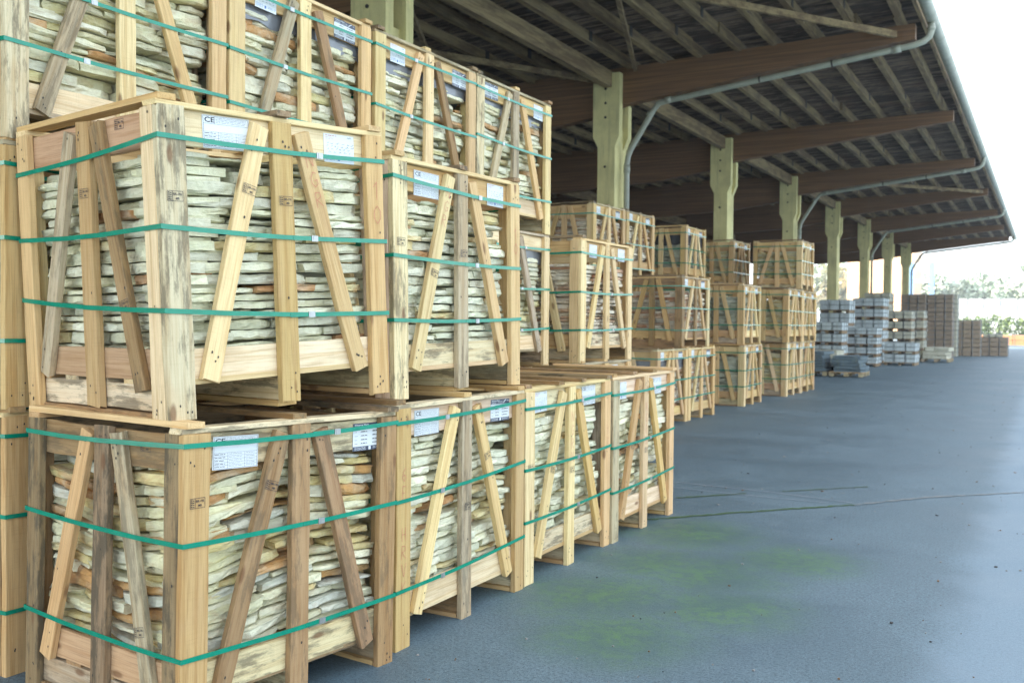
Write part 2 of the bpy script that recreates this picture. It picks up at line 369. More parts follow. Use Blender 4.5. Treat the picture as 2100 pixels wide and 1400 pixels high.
def slab(rg, Wd, D, T, fine):
    """local: x along face 0..Wd, y inward 0..D (0 = front), z 0..T; returns verts, faces"""
    n = max(2, int(Wd/(rg.uniform(.03, .055) if fine == 2 else .06 if fine == 1 else .12))); prof = 4 if fine else 2
    vs = []; off = rg.uniform(-.004, .004)
    el, er = rg.uniform(0, .03), rg.uniform(0, .03); under = rg.uniform(-.006, .014); over = rg.uniform(-.006, .010)
    if not fine: under = over = 0
    for i in range(n+1):
        t = i/n; off += rg.uniform(-.010, .010); off *= .80
        e = el*max(0, 1-t*Wd/.035)**1.5 + er*max(0, 1-(1-t)*Wd/.035)**1.5
        x = t*Wd + (rg.uniform(-.3, .3)*Wd/n*.6 if 0 < i < n else 0); y = off+e
        zt = T - (rg.uniform(0, .0055) if fine else 0) - e*.15; zb = (rg.uniform(0, .004) if fine else 0)
        if prof == 4: col = [(x, y+under+rg.uniform(-.002, .006), zb), (x+rg.uniform(-.006, .006), y+rg.uniform(-.006, .004), T*rg.uniform(.15, .4)), (x+rg.uniform(-.006, .006), y+rg.uniform(-.006, .006), T*rg.uniform(.6, .88)), (x, y+over+rg.uniform(-.002, .004), zt)]
        else: col = [(x, y, zb), (x, y, zt)]
        vs += col
    k = prof; b0 = len(vs); sl, sr = rg.uniform(0, .04), rg.uniform(0, .04)
    for i in range(n+1):
        x = sl+(Wd-sl-sr)*i/n; vs += [(x, D, 0), (x, D, T)]
    fs = []
    for i in range(n):
        a, b = i*k, (i+1)*k
        for j in range(k-1): fs.append((a+j, b+j, b+j+1, a+j+1))
        fs.append((a+k-1, b+k-1, b0+2*i+3, b0+2*i+1)); fs.append((a, b0+2*i, b0+2*i+2, b))
        fs.append((b0+2*i, b0+2*i+1, b0+2*i+3, b0+2*i+2))
    fs.append(tuple(range(k))+(b0+1, b0)); e = n*k; fs.append(tuple(e+j for j in range(k))[::-1]+(b0+2*n, b0+2*n+1))
    return vs, fs
SLABS = []     # individual candidates
REST = {'v': [], 'f': [], 'c': []}
def add_rest(vs, fs, c):
    k = len(REST['v']); REST['v'] += [tuple(v) for v in vs]; REST['f'] += [tuple(i+k for i in f) for f in fs]; REST['c'] += [c]*len(vs)
def pick(rg, sty):
    L = STY[sty]; r = rg.uniform(0, sum(x[0] for x in L))
    for wt, c, ru in L:
        r -= wt
        if r <= 0: break
    f = rg.uniform(.82, 1.08); return (c[0]*f, c[1]*f, c[2]*f*rg.uniform(.94, 1.05), ru*rg.uniform(.4, 1.2)), colword(c, ru)
def fill_face(Mw, org, ex, ein, length, z0, z1, rg, sty, tmean, fine, cand, cname, side, wave=0, slmin=.13, slmax=.5, tilt=.010):
    ex = Vector(ex); ein = Vector(ein); org = Vector(org); z = z0; layer = 0
    wv = [rg.uniform(-1, 1) for _ in range(3)]
    while z < z1-tmean*.55:
        layer += 1; T = tmean*rg.uniform(.68, 1.4); T = min(T, z1-z); x = rg.uniform(-.012, .0); idx = 0
        while x < length-.04:
            wd = min(rg.uniform(slmin, slmax), length+.012-x)
            if length-x-wd < .07: wd = length+.008-x
            idx += 1
            c, word = pick(rg, sty); D = rg.uniform(.16, .27) if fine else .22
            th = T-rg.uniform(.0004, .002); rec = max(-.006, rg.gauss(.006, .013)); q = rg.random()
            if q < .05: rec += rg.uniform(.03, .07)
            elif q < .065: rec += .12
            if z < .255: rec = max(rec, .024)
            if rg.random() < .09: th *= rg.uniform(.55, .8)
            vs, fs = slab(rg, wd-rg.uniform(.001, .008), D, th, fine)
            ta = rg.uniform(-tilt, tilt); tb = rg.uniform(-.01, .03)*(1 if fine else 0)
            P = []
            for (a, b, c3) in vs:
                u = (x+a)/length; wz = wave*(wv[0]*math.sin(u*5+z*3)+wv[1]*math.sin(u*9+1+z*5)*.4)*math.sin(min(1, max(0, (z-z0)/.2))*1.57)
                P.append(Mw @ (org+ex*(x+a)+ein*max(b+rec, -.002 if (z < .26 or z > z1-.06) else -.022)+Vector((0, 0, min(z1+.015, max(z0, z+c3+ta*(a-wd/2)+tb*b+wz))))))
            if cand and rec < .1: SLABS.append((wd*th/max(.1, (P[0]-Vector((0, 0, CAMH))).length_squared), P, fs, c, word, idx, layer, side, cname))
            else: add_rest(P, fs, c)
            x += wd
        z += T
ORD = 'zero first second third fourth fifth sixth seventh eighth ninth tenth eleventh twelfth'.split()
NUM = 'zero one two three four five six seven eight nine ten eleven twelve thirteen fourteen fifteen sixteen seventeen eighteen nineteen twenty'.split()
def numw(n): return NUM[n] if n <= 20 else ('twenty ' if n < 30 else 'thirty ')+NUM[n % 10] if n % 10 else ('twenty' if n == 20 else 'thirty')

# ------------------------------------------------------------------ the crate
def crate(label, X, Y, z, w=1.0, l=1.19, h=1.07, yaw=0.0, rx=0.0, ry=0.0, sty='cream', seed=1, near=True, fine=2, tones=('pale','pine','orange','brown','grey'),
          posts=None, front=None, labels=(('ce', .16), ('note', .86)), straps=(.9, .6, .33), sag=None, cname='', film=None, cand=False, tmean=.039, wave=0, gap=.06,
          slats=0, back=True, tilt=.010, stamps=(), marks=(), seal=.58, topb=None, botb=None, group='timber crates packed with stone slabs'):
    rg = random.Random(seed*101+13)
    Mx = Matrix.Translation((X, Y, z)) @ Matrix.Rotation(yaw, 4, 'Z') @ Matrix.Rotation(rx, 4, 'X') @ Matrix.Rotation(ry, 4, 'Y')
    root = empty('stone_crate', Mx, label, 'crate', group)
    tk = lambda: rg.choice(tones)
    pt = posts or [tk(), tk(), tk(), tk(), tk()]      # yard side: near post, left brace, centre, right brace, far post
    ft = front or [tk(), tk(), tk(), tk(), tk()]      # end side: left post, left brace, centre, right brace, corner post
    PT, BT = .030, .022; UP = Vector((0, 0, 1))
    pw = .11; yc = l/2; boards = {}
    def post(pos, face, W, tn, zb=0.0, name='post'):
        if face == 'x': p0, p1, wd, out = (-PT/2, pos, zb), (-PT/2, pos, h), (0, 1, 0), (1, 0, 0)
        elif face == 'y': p0, p1, wd, out = (pos, PT/2, zb), (pos, PT/2, h), (1, 0, 0), (0, -1, 0)
        elif face == '-x': p0, p1, wd, out = (-w+PT/2, pos, zb), (-w+PT/2, pos, h), (0, 1, 0), (-1, 0, 0)
        else: p0, p1, wd, out = (pos, l-PT/2, zb), (pos, l-PT/2, h), (1, 0, 0), (0, 1, 0)
        mid = .2 < abs(pos) < (l if 'x' in face else w)-.2; j = rg.uniform(-.012, .012)*mid; p1 = Vector(p1)+(Vector((0, j, 0)) if 'x' in face else Vector((j, 0, 0)))
        return board(root, name, p0, p1, wd, W, PT, tn, rg, near, True, out)
    def brace(face, a, b, tn):
        # a, b = (pos, z) of the two ends
        d = .0285
        f = {'x': lambda q: (-d/2-.0012, q[0], q[1]), 'y': lambda q: (q[0], d/2+.0012, q[1]), '-x': lambda q: (-w+d/2+.0012, q[0], q[1]), '-y': lambda q: (q[0], l-d/2-.0012, q[1])}[face]
        wd = (0, 1, 0) if 'x' in face else (1, 0, 0); out = {'x': (1,0,0), 'y': (0,-1,0), '-x': (-1,0,0), '-y': (0,1,0)}[face]
        return board(root, 'brace', f(a), f(b), wd, .072, d, tn, rg, near, True, out)
    # yard side (+x)
    boards['n'] = post(pw/2, 'x', pw, pt[0]); boards['c'] = post(yc, 'x', .092, pt[2], .02 if z > .5 else 0); boards['f'] = post(l-.05, 'x', .095, pt[4])
    boards['b1'] = brace('x', (yc-.098, h-.025), (pw+.065, .13), pt[1]); boards['b2'] = brace('x', (yc+.098, h-.03), (l-.16, .12), pt[3])
    tb, bb = topb or tk(), botb or tk()
    zi = PT+BT/2+.001
    boards['t'] = board(root, 'top_board', (-zi, .035, h-.065), (-zi, l-.035, h-.065), UP, .125, BT, tb, rg, near, False, (1, 0, 0))
    boards['bo'] = board(root, 'bottom_board', (-zi, .035, .19), (-zi, l-.035, .19), UP, .12, BT, bb, rg, near, False, (1, 0, 0))
    # end side (-y)
    cw = .08
    boards['e0'] = post(-w+.045, 'y', .085, ft[0]); boards['ec'] = post(-w/2, 'y', .09, ft[2], .03)
    boards['e1'] = post(-PT-cw/2-.001, 'y', cw, ft[4])
    boards['eb1'] = brace('y', (-w/2-.092, h-.03), (-w+.14, .14), ft[1]); boards['eb2'] = brace('y', (-w/2+.092, h-.02), (-PT-cw-.075, .1), ft[3])
    boards['et'] = board(root, 'top_board', (-w+.035, zi, h-.07), (-zi-BT/2-.002, zi, h-.07), UP, .13, BT, rg.choice(('red', 'orange', 'brown') if near else tones), rg, near, False, (0, -1, 0))
    board(root, 'bottom_board', (-w+.035, zi, .195), (-zi-BT/2-.002, zi, .195), UP, .115, BT, rg.choice(('red', 'orange')), rg, near, False, (0, -1, 0))
    # stringers and the thin runners under them
    for i, yy in enumerate((PT+.022, yc, l-PT-.022)):
        board(root, 'stringer', (-w+PT+.004, yy, .072), (-PT-.004, yy, .072), UP, .096, .038, rg.choice(('grey', 'brown', 'palegrey')), rg, near and i == 0, False, (0, -1, 0))
        board(root, 'runner', (-w+.01, yy+.004, .0115), (-PT-.006, yy+.004, .0115), (0, 1, 0), .09 if i else .075, .021, 'orange' if i else 'brown', rg, near and i == 0, False, UP)
    for k in range(5):
        xx = -PT-.05-(w-2*PT-.1)*k/4
        board(root, 'deck_board', (xx, PT+.004, .1315), (xx, l-PT-.004, .1315), (1, 0, 0), .1, .021, tk(), rg, False, False, UP)
    # cap boards laid on the rim and slats across it
    zt = h+.0105
    boards['cap'] = board(root, 'cap_board', (-.045, .0, zt), (-.045, l, zt), (1, 0, 0), .075, .02, rg.choice(('pale', 'grey', 'palegrey')), rg, near, True, UP)
    board(root, 'cap_board', (-w+.045, .0, zt), (-w+.045, l, zt), (1, 0, 0), .075, .02, tk(), rg, False, False, UP)
    ns = slats or 3
    for k in range(ns):
        yy = .045+(l-.09)*k/(ns-1) + (rg.uniform(-.02, .02) if 0 < k < ns-1 else 0)
        board(root, 'slat', (-w-.01+rg.uniform(-.01, .01), yy, zt+.0215), (.005+rg.uniform(-.02, .012), yy, zt+.0215), (0, 1, 0), .07, .022, rg.choice(('orange', 'brown', 'dark', 'pine')), rg, near and bool(slats), False, UP)
    if back:
        for q in (.05, yc, l-.05): post(q, '-x', .09, tk())
        brace('-x', (yc-.09, h-.03), (.15, .13), tk()); brace('-x', (yc+.09, h-.03), (l-.15, .13), tk())
        for q in (-w+PT+.046, -w/2, -PT-.046): post(q, '-y', .088, tk())
        for zz in (h-.065, .19):
            board(root, 'top_board' if zz > .5 else 'bottom_board', (-w+zi, .035, zz), (-w+zi, l-.035, zz), UP, .12, BT, tk(), rg, False, False)
            board(root, 'top_board' if zz > .5 else 'bottom_board', (-w+zi+BT, l-zi, zz), (-zi-BT, l-zi, zz), UP, .12, BT, tk(), rg, False, False)
    # green packing straps
    e = .0035
    for k, s in enumerate(straps):
        zz = s*h if not isinstance(s, tuple) else s[0]*h
        dz = (s[1]-s[0])*h if isinstance(s, tuple) else rg.uniform(-.012, .012); dl = (s[2]-s[0])*h if isinstance(s, tuple) else rg.uniform(-.015, .015)
        hw = .0088; loop = [(e, -e, zz), (e, l+e, zz+dz), (-w-e, l+e, zz+dz+dl), (-w-e, -e, zz+dl)]
        path = []
        for i in range(4):
            a, b = Vector(loop[i]), Vector(loop[(i+1) % 4]); n = 8 if near else 1
            for j in range(n):
                t = j/n; p = a.lerp(b, t); p.z -= (.010*math.sin(math.pi*t)*rg.uniform(.8, 1.1) if near else 0); path.append(p)
        m = MB(); n = len(path); cx, cy = -w/2, l/2
        vs = []
        for p in path:
            o = Vector(((e if p.x > -.001 else (-e if p.x < -w+.001 else 0)), (-e if p.y < .001 else (e if p.y > l-.001 else 0)), 0))
            vs += [p-UP*hw, p+UP*hw, p+o*.4+UP*hw, p+o*.4-UP*hw]
        fs = []
        for i in range(n):
            a, b = i*4, ((i+1) % n)*4
            for j in range(4): fs.append((a+j, b+j, b+(j+1) % 4, a+(j+1) % 4))
        m.add(vs, fs)
        st = m.build('strap', STRAP, root)
        if near:
            m = MB(); ys = l*seal+rg.uniform(-.02, .02)+(.05 if k == 0 else 0); zs = zz+dz*ys/l-.009
            m.box((e+.0012, ys-.016, zs-.0115), (e+.0045, ys+.016, zs+.0115)); m.box((e+.0045, ys-.008, zs-.0105), (e+.0056, ys+.003, zs+.0095))
            m.build('strap_seal', STEEL, st)
            m = MB(); m.box((e+.0012, ys-.016-rg.uniform(.06, .12), zs-.008), (e+.0024, ys-.017, zs+.0095)); m.build('strap_tail', STRAP, st)
    # papers stapled to the top board
    for kind, yp in labels:
        if not near: kind = 'n' if kind == 'ship' else 'p'
        big = rg.uniform(-.03, .03)
        Lm = Matrix(((0, 0, 1, -PT+.0018), (1, 0, 0, yp*l-.09), (0, 1, 0, h-.165*LS[kind][1]-.01+rg.uniform(-.012, .004)), (0, 0, 0, 1))) @ Matrix.Rotation(big, 4, 'Z') @ Matrix.Diagonal((*LS[kind], 1, 1))
        link('paper_label', LAB[kind], None, root, Lm)
    for key, pos, turn in stamps:
        b = boards[key]; me = STAMP; T = BT if key in ('t', 'et', 'bo') else (.0285 if 'b' in key else PT)
        # the board's local x runs up (posts); write across it
        Sm = Matrix.Translation((pos[0], pos[1], T/2+.0025)) @ Matrix.Rotation(turn, 4, 'Z')
        link('stamp', me, None, b, Sm)
    for key, txt, pos, size, rot in marks:
        b = boards[key]; link('marker_writing', marker(txt, size), None, b, Matrix.Translation((pos[0], pos[1], .0185)) @ Matrix.Rotation(rot, 4, 'Z'))
    # plastic film below the top board
    if film:
        m = MB(); rz = random.Random(seed); n = 24; vs = []; fs = []
        lo = h-.13-gap-.05
        for i in range(n+1):
            y = .04+(l-.08)*i/n; a = rz.uniform(-.004, .004)
            vs += [(-PT-BT-.012+a, y, lo+rz.uniform(-.02, .02)), (-PT-BT-.006-a, y, (lo+h)/2), (-PT-BT-.004, y, h+.004)]
        for i in range(n): a = i*3; fs += [(a, a+3, a+4, a+1), (a+1, a+4, a+5, a+2)]
        m.add(vs, fs)
        vs = []; fs = []
        for i in range(n+1):
            x = -PT-BT-.01-(w-.12)*i/n; a = rz.uniform(-.004, .004)
            vs += [(x, PT+BT+.008+a, lo+rz.uniform(-.02, .02)), (x, PT+BT+.004, h+.004)]
        for i in range(n): a = i*2; fs.append((a, a+2, a+3, a+1))
        m.add(vs, fs)
        o = m.build('plastic_cover', FILM if film == 'film' else DARKF, root, smooth=True)
    # the stones
    z0, z1 = .145, h-.13-gap
    g = .057
    fill_face(Mx, (-g, .075, 0), (0, 1, 0), (-1, 0, 0), l-.15, z0, z1, rg, sty, tmean, fine, cand, cname, 'yard side', wave, tilt=tilt, slmax=.5 if tilt < .015 else .4)
    fill_face(Mx, (-w+.065, g, 0), (1, 0, 0), (0, 1, 0), w-.14, z0, z1, rg, sty, tmean, fine, cand, cname, 'end', wave, tilt=tilt, slmax=.5 if tilt < .015 else .4)
    # inner pile (top layer broken up, sides set back)
    d = .21
    for ix in range(3):
        for iy in range(3):
            x0 = -w+.07+(w-.14)*ix/3; y0 = .07+(l-.14)*iy/3; zz = z1-rg.uniform(.0, .03)
            xa, xb, ya, yb = max(x0, -w+d), min(x0+(w-.14)/3, -d), max(y0, d), min(y0+(l-.14)/3, l-.07)
            c, _ = pick(rg, sty)
            vs = [Mx @ Vector(p) for p in ((xa,ya,z0),(xb,ya,z0),(xb,yb,z0),(xa,yb,z0),(xa,ya,zz),(xb,ya,zz),(xb,yb,zz+.01),(xa,yb,zz+.006))]
            add_rest(vs, [(0,3,2,1),(4,5,6,7),(0,1,5,4),(1,2,6,5),(2,3,7,6),(3,0,4,7)], c)
    if slats:
        for _ in range(26):
            c, _w = pick(rg, sty); vs, fs = slab(rg, rg.uniform(.15, .32), rg.uniform(.12, .25), .03, 1); a = rg.uniform(0, 3.1)
            q = Mx @ Matrix.Translation((rg.uniform(-w+.3, -.3), rg.uniform(.25, l-.25), z1-rg.uniform(0, .02))) @ Matrix.Rotation(a, 4, 'Z') @ Matrix.Translation((-.12, -.09, 0))
            add_rest([q @ Vector(v) for v in vs], fs, c)
    return root

PIN = ('pale', 'pine', 'pale', 'orange', 'grey', 'white')
BRN = ('brown', 'orange', 'dark', 'pine', 'brown')
# foreground pair at the corner
crate('weathered brown crate on the ground, nearest the camera, under the crooked crate', -2.577, 2.321, .012, 1.0, 1.09, 1.073, -.1, -.016, 0, 'warm', 1, tones=BRN,
      posts=['orange', 'brown', 'brown', 'brown', 'brown'], front=['dark', 'orange', 'dark', 'grey', 'dark'], labels=(('ce', .21), ('ship', .86)), straps=((.965, .975, .95), (.645, .65, .66), (.275, .275, .29)),
      cname='nearest bottom crate', cand=True, tmean=.036, wave=.026, gap=.0, tilt=.028, stamps=(('n', (.28, .03), -1.57), ('b1', (-.26, -.03), 1.57), ('eb2', (.25, -.03), 1.57), ('et', (.22, -.01), 0)), topb='palegrey', botb='palegrey', seal=.6)
crate('pale crate with grey banded corner post, stacked crooked on the nearest bottom crate', -2.666, 2.357, 1.121, 1.02, 1.074, 1.10, -.155, .045, -.008, 'green', 2, tones=PIN,
      posts=['palegrey', 'pale', 'orange', 'pine', 'orange'], front=['pine', 'grey', 'orange', 'brown', 'white'], labels=(('ce', .27), ('note', .80)), straps=((.905, .905, .86), (.62, .595, .62), (.355, .315, .40)),
      cname='nearest upper crate', cand=True, tmean=.036, gap=.01, stamps=(('n', (.22, .03), -1.57), ('b1', (-.22, -.03), 1.57), ('c', (.22, .028), -1.57), ('ec', (.25, .028), -1.57), ('eb2', (.2, -.03), 1.57), ('et', (.2, .02), 0)),
      marks=(('b2', 'NGR', (-.36, -.02), .06, 1.57), ('f', '10', (.28, .02), .075, -1.57)), topb='white', botb='white', seal=.62)
crate('ground crate second from the near corner with grey centre post and dark shipping paper', -2.518, 3.494, 0, 1.0, 1.2, 1.083, 0, 0, 0, 'white', 3, tones=PIN,
      posts=['orange', 'pale', 'grey', 'pine', 'orange'], labels=(('ce', .22), ('ship', .80)), straps=((.945, .965, .9), (.62, .655, .6), (.245, .27, .25)), cname='second bottom crate', cand=True, tmean=.036, wave=.02, tilt=.022, gap=.01,
      stamps=(('b2', (-.2, -.03), 1.57), ('c', (.0, .028), -1.57)), marks=(('n', '26F', (.3, .02), .06, -1.57), ('n', 'HRVK', (-.05, .02), .06, -1.57)), topb='white', botb='white', seal=.3)
crate('upper crate right of the crooked one, CE paper at left and handwritten paper at right', -2.592, 3.576, 1.119, 1.0, 1.146, 1.092, -.025, .013, -.008, 'white', 4, tones=PIN,
      posts=['palegrey', 'pale', 'grey', 'pine', 'pine'], labels=(('ce', .25), ('note', .82)), straps=((.935, .90, .9), (.605, .585, .6), (.335, .33, .33)), cname='second upper crate', cand=True, tmean=.035, gap=.01,
      stamps=(('n', (.16, .03), -1.57), ('b1', (.03, -.03), 1.57), ('c', (.12, .028), -1.57)), marks=(('b1', 'NGR', (-.38, -.02), .055, 1.57), ('f', '10', (.25, .02), .06, -1.57)), topb='orange', botb='palegrey', seal=.6)
crate('open topped crate third from the near corner, red letters on its centre post', -2.522, 4.714, 0, 1.0, 1.205, 1.085, .004, 0, 0, 'white', 5, tones=PIN, posts=['pale', 'pale', 'pale', 'orange', 'pine'],
      labels=(('note', .2), ('ce', .74)), straps=((.915, .93, .9), (.6, .61, .6), (.33, .34, .3)), slats=4, gap=.01, wave=.012, marks=(('c', 'NGRN', (.33, .02), .06, -1.57), ('f', '10', (.2, .02), .05, -1.57)), stamps=(('n', (.1, .03), -1.57), ('b1', (0, -.03), 1.57), ('c', (.02, .028), -1.57)), topb='palegrey', botb='palegrey')
crate('open topped crate on the ground at the far end of the nearest row', -2.515, 5.935, 0, 1.0, 1.195, 1.09, 0, 0, 0, 'cream', 6, tones=PIN, posts=['grey', 'orange', 'pale', 'orange', 'pine'],
      labels=(('note', .18), ('ce', .72)), straps=((.91, .93, .9), (.585, .61, .6), (.31, .33, .3)), slats=4, gap=.02, wave=.012, fine=1, marks=(('c', 'NGRN', (.3, .02), .06, -1.57),), stamps=(('c', (.0, .028), -1.57), ('b1', (0, -.03), 1.57)), topb='white', botb='white')
# the row set back behind them, three high
XT, YT, PT_ = -3.72, 2.44, 1.235
nmT = ['leftmost crate of the top layer, its corner cut by the picture edge', 'top layer crate second from the left with grey film under its lid', 'top layer crate third from the left with an orange corner post', 'top layer crate fourth from the left, at the end of the back row']
nmM = ['middle layer crate with brown orange corner post, left of the crooked crate', 'middle layer crate hidden behind the crooked crate', 'middle layer crate hidden behind the second upper crate', 'middle layer crate under the end of the top layer, right of the upper pair']
nmG = ['ground crate left of the nearest bottom crate, under the brown orange corner post', 'ground crate hidden behind the nearest bottom crate', 'ground crate hidden behind the second bottom crate', 'ground crate hidden behind the open topped crates']
for k in range(4):
    y = YT+k*PT_; hid = k in (1, 2)
    crate(nmG[k], XT, y, 0, 1.0, 1.21, 1.07, sty='warm', seed=20+k, near=k == 0, fine=1 if k == 0 else 0, tones=BRN, posts=['orange', 'pine', 'brown', 'pine', 'dark'] if k == 0 else None, cname='', gap=.02, back=False, straps=(.93, .62, .25), labels=() if k else (('note', .5),))
    crate(nmM[k], XT, y, 1.105, 1.0, 1.21, 1.08, sty='cream', seed=30+k, near=not hid, fine=0 if hid else 1, tones=PIN, posts=['orange', 'pine', 'brown', 'pine', 'pine'] if k == 0 else ['pale', 'brown', 'pine', 'grey', 'pale'],
          labels=(('note', .5),) if k < 3 else (('note', .55),), straps=(.93, .65, .26) if k == 0 else (.9, .6, .28), gap=.05, back=False, film='film' if k in (0, 3) else None)
    crate(nmT[k], XT, y, 2.215, 1.0, 1.215 if k != 1 else 1.19, 1.075, sty='cream', seed=40+k, fine=2, tones=PIN, labels=((('note', .25), ('ship', .8)), (('note', .25), ('ship', .8)), (('note', .23), ('ship', .84)), (('ship', .2), ('note', .85)))[k],
          straps=[(.9, .62, .37), (.93, .62, .36), (.93, .58, .3), (.93, .60, .25)][k], gap=.02 if k else .0, film='film' if k else None, cand=k == 0, cname='leftmost top crate', wave=.01,
          posts=[['palegrey', 'grey', 'pale', 'pine', 'pine'], ['pale', 'grey', 'pale', 'brown', 'pine'], ['pale', 'pine', 'pale', 'brown', 'pine'], ['palegrey', 'grey', 'grey', 'pine', 'pale']][k], front=['dark', 'brown', 'pine', 'grey', 'orange'], topb='pine', botb='white', seal=.33)
# farther stacks
FT = ('pale', 'pine', 'orange', 'pine')
def far(label, X, Y, z, sty, seed, **kw):
    d = dict(near=False, fine=1, tones=FT, gap=.07, tmean=.03, w=1.0, l=1.19, h=1.06, labels=(('p', .2), ('ship', .8)))
    d.update(kw); return crate(label, X, Y, z, d.pop('w'), d.pop('l'), d.pop('h'), sty=sty, seed=seed, **d)
far('pale crate of pinkish stone with broad cream corner post behind the open topped crates', -3.549, 7.62, 1.113, 'pink', 60, h=1.073, l=1.184, near=True, posts=['pale']*5, front=['pine', 'pale', 'pine', 'pale', 'pale'], topb='orange', botb='palegrey', straps=(.9, .58, .27), labels=(('note', .27), ('note', .82)))
far('ground crate under the pale crate of pinkish stone', -3.549, 7.62, 0, 'pink', 61, h=1.09, near=True, labels=(('note', .7),))
far('top crate of pinkish stone beside the second concrete column, nearer of two', -6.021, 13.345, 2.216, 'pink', 62, yaw=-.028, h=1.03, straps=(.86, .45, .1))
far('top crate of pinkish stone beside the second concrete column, farther of two', -5.985, 14.57, 2.216, 'pink', 63, yaw=-.028, h=1.03, straps=(.87, .5, .12))
for j, (yy, s_) in enumerate(((13.345, 64), (14.57, 66))):
    for zz in (0, 1.105): far(('nearer' if j == 0 else 'farther')+' hidden crate '+('on the ground' if zz == 0 else 'in the middle layer')+' under the top crates of pinkish stone', -6.0, yy, zz, 'pink', s_+int(zz), h=1.07, fine=0, back=False)
far('brown framed crate of reddish stone on two ground crates, left of the grey stone stack', -4.733, 13.7, 1.085, 'pink', 70, yaw=-.03, h=1.045, l=1.22, w=.96, tones=('orange', 'brown', 'orange'), posts=['brown', 'pale', 'brown', 'orange', 'pale'], front=['brown', 'orange', 'brown', 'orange', 'brown'], straps=(.88, .57, .25))
far('ground crate of reddish stone, nearer of the two under the brown framed crate', -4.70, 12.62, 0, 'pink', 71, yaw=-.03, h=1.06, film='film')
far('ground crate of reddish stone, farther of the two under the brown framed crate', -4.665, 13.84, 0, 'pink', 72, yaw=-.03, h=1.06)
far('middle crate of grey green stone in the stack of two between red and yellow stone', -4.72, 16.95, 1.075, 'grey', 73, h=1.05)
far('ground crate of grey green stone in the stack between red and yellow stone', -4.62, 16.70, 0, 'grey', 74, h=1.045)
far('top crate of grey stone right of the two pinkish top crates', -5.945, 17.39, 2.24, 'grey', 75, h=1.0, gap=.14, film='dark')
for zz in (0, 1.1): far('hidden crate '+('on the ground' if zz == 0 else 'in the middle layer')+' under the grey stone top crate', -5.95, 17.39, zz, 'grey', 76+int(zz), h=1.07, fine=0, back=False)
far('top crate of yellowish stone left of the last top crate', -5.986, 20.66, 2.22, 'yellow', 78, yaw=-.03, h=1.0)
for zz in (0, 1.1): far('hidden crate '+('on the ground' if zz == 0 else 'in the middle layer')+' under the left top crate of yellowish stone', -5.986, 20.66, zz, 'yellow', 79+int(zz), h=1.07, fine=0, back=False)
far('ground crate of yellowish stone at the near end of the last crate stack', -4.52, 19.40, 0, 'yellow', 81, yaw=-.019, h=1.055)
far('ground crate of yellowish stone at the far end of the last crate stack', -4.50, 20.62, 0, 'yellow', 82, yaw=-.019, h=1.055)
far('middle crate of yellowish stone at the near end of the last crate stack', -4.47, 19.25, 1.075, 'yellow', 83, yaw=-.021, h=1.05)
far('middle crate of yellowish stone at the far end of the last crate stack', -4.45, 20.47, 1.075, 'yellow', 84, yaw=-.021, h=1.03)
far('last top crate, yellowish stone, right edge against the bright gap under the roof', -4.50, 20.50, 2.145, 'yellow', 85, h=1.02, w=1.02)

# slabs: the 300 largest in view become things, the rest one mass
SLABS.sort(key=lambda s: -s[0])
def color_mesh(me, cols):
    a = me.color_attributes.new('Col', 'FLOAT_COLOR', 'POINT'); a.data.foreach_set('color', [x for c in cols for x in c])
SIDE = {'yard side': 'yard side', 'end': 'end face'}
for i, (sz, P, fs, c, word, idx, layer, side, cn) in enumerate(SLABS):
    if i < 300:
        ctr = sum(P, Vector())/len(P)
        me = bpy.data.meshes.new('stone_slab'); me.from_pydata([tuple(p-ctr) for p in P], [], fs); color_mesh(me, [c]*len(P))
        o = link('flat_stone', me, STONE, None, Matrix.Translation(ctr))
        tag(o, f'{word} stone, {ORD[idx]} from left in layer {numw(layer)}, {side} of {cn}', 'stone', 'flat stones packed in the near crates')
    else: add_rest(P, fs, c)
me = bpy.data.meshes.new('stone_slab_pile'); me.from_pydata(REST['v'], [], REST['f']); color_mesh(me, REST['c'])
tag(link('stone_slab_pile', me, STONE), 'pale flat stone slabs filling the rest of the crates in layers', 'stone slabs', None, 'stuff')

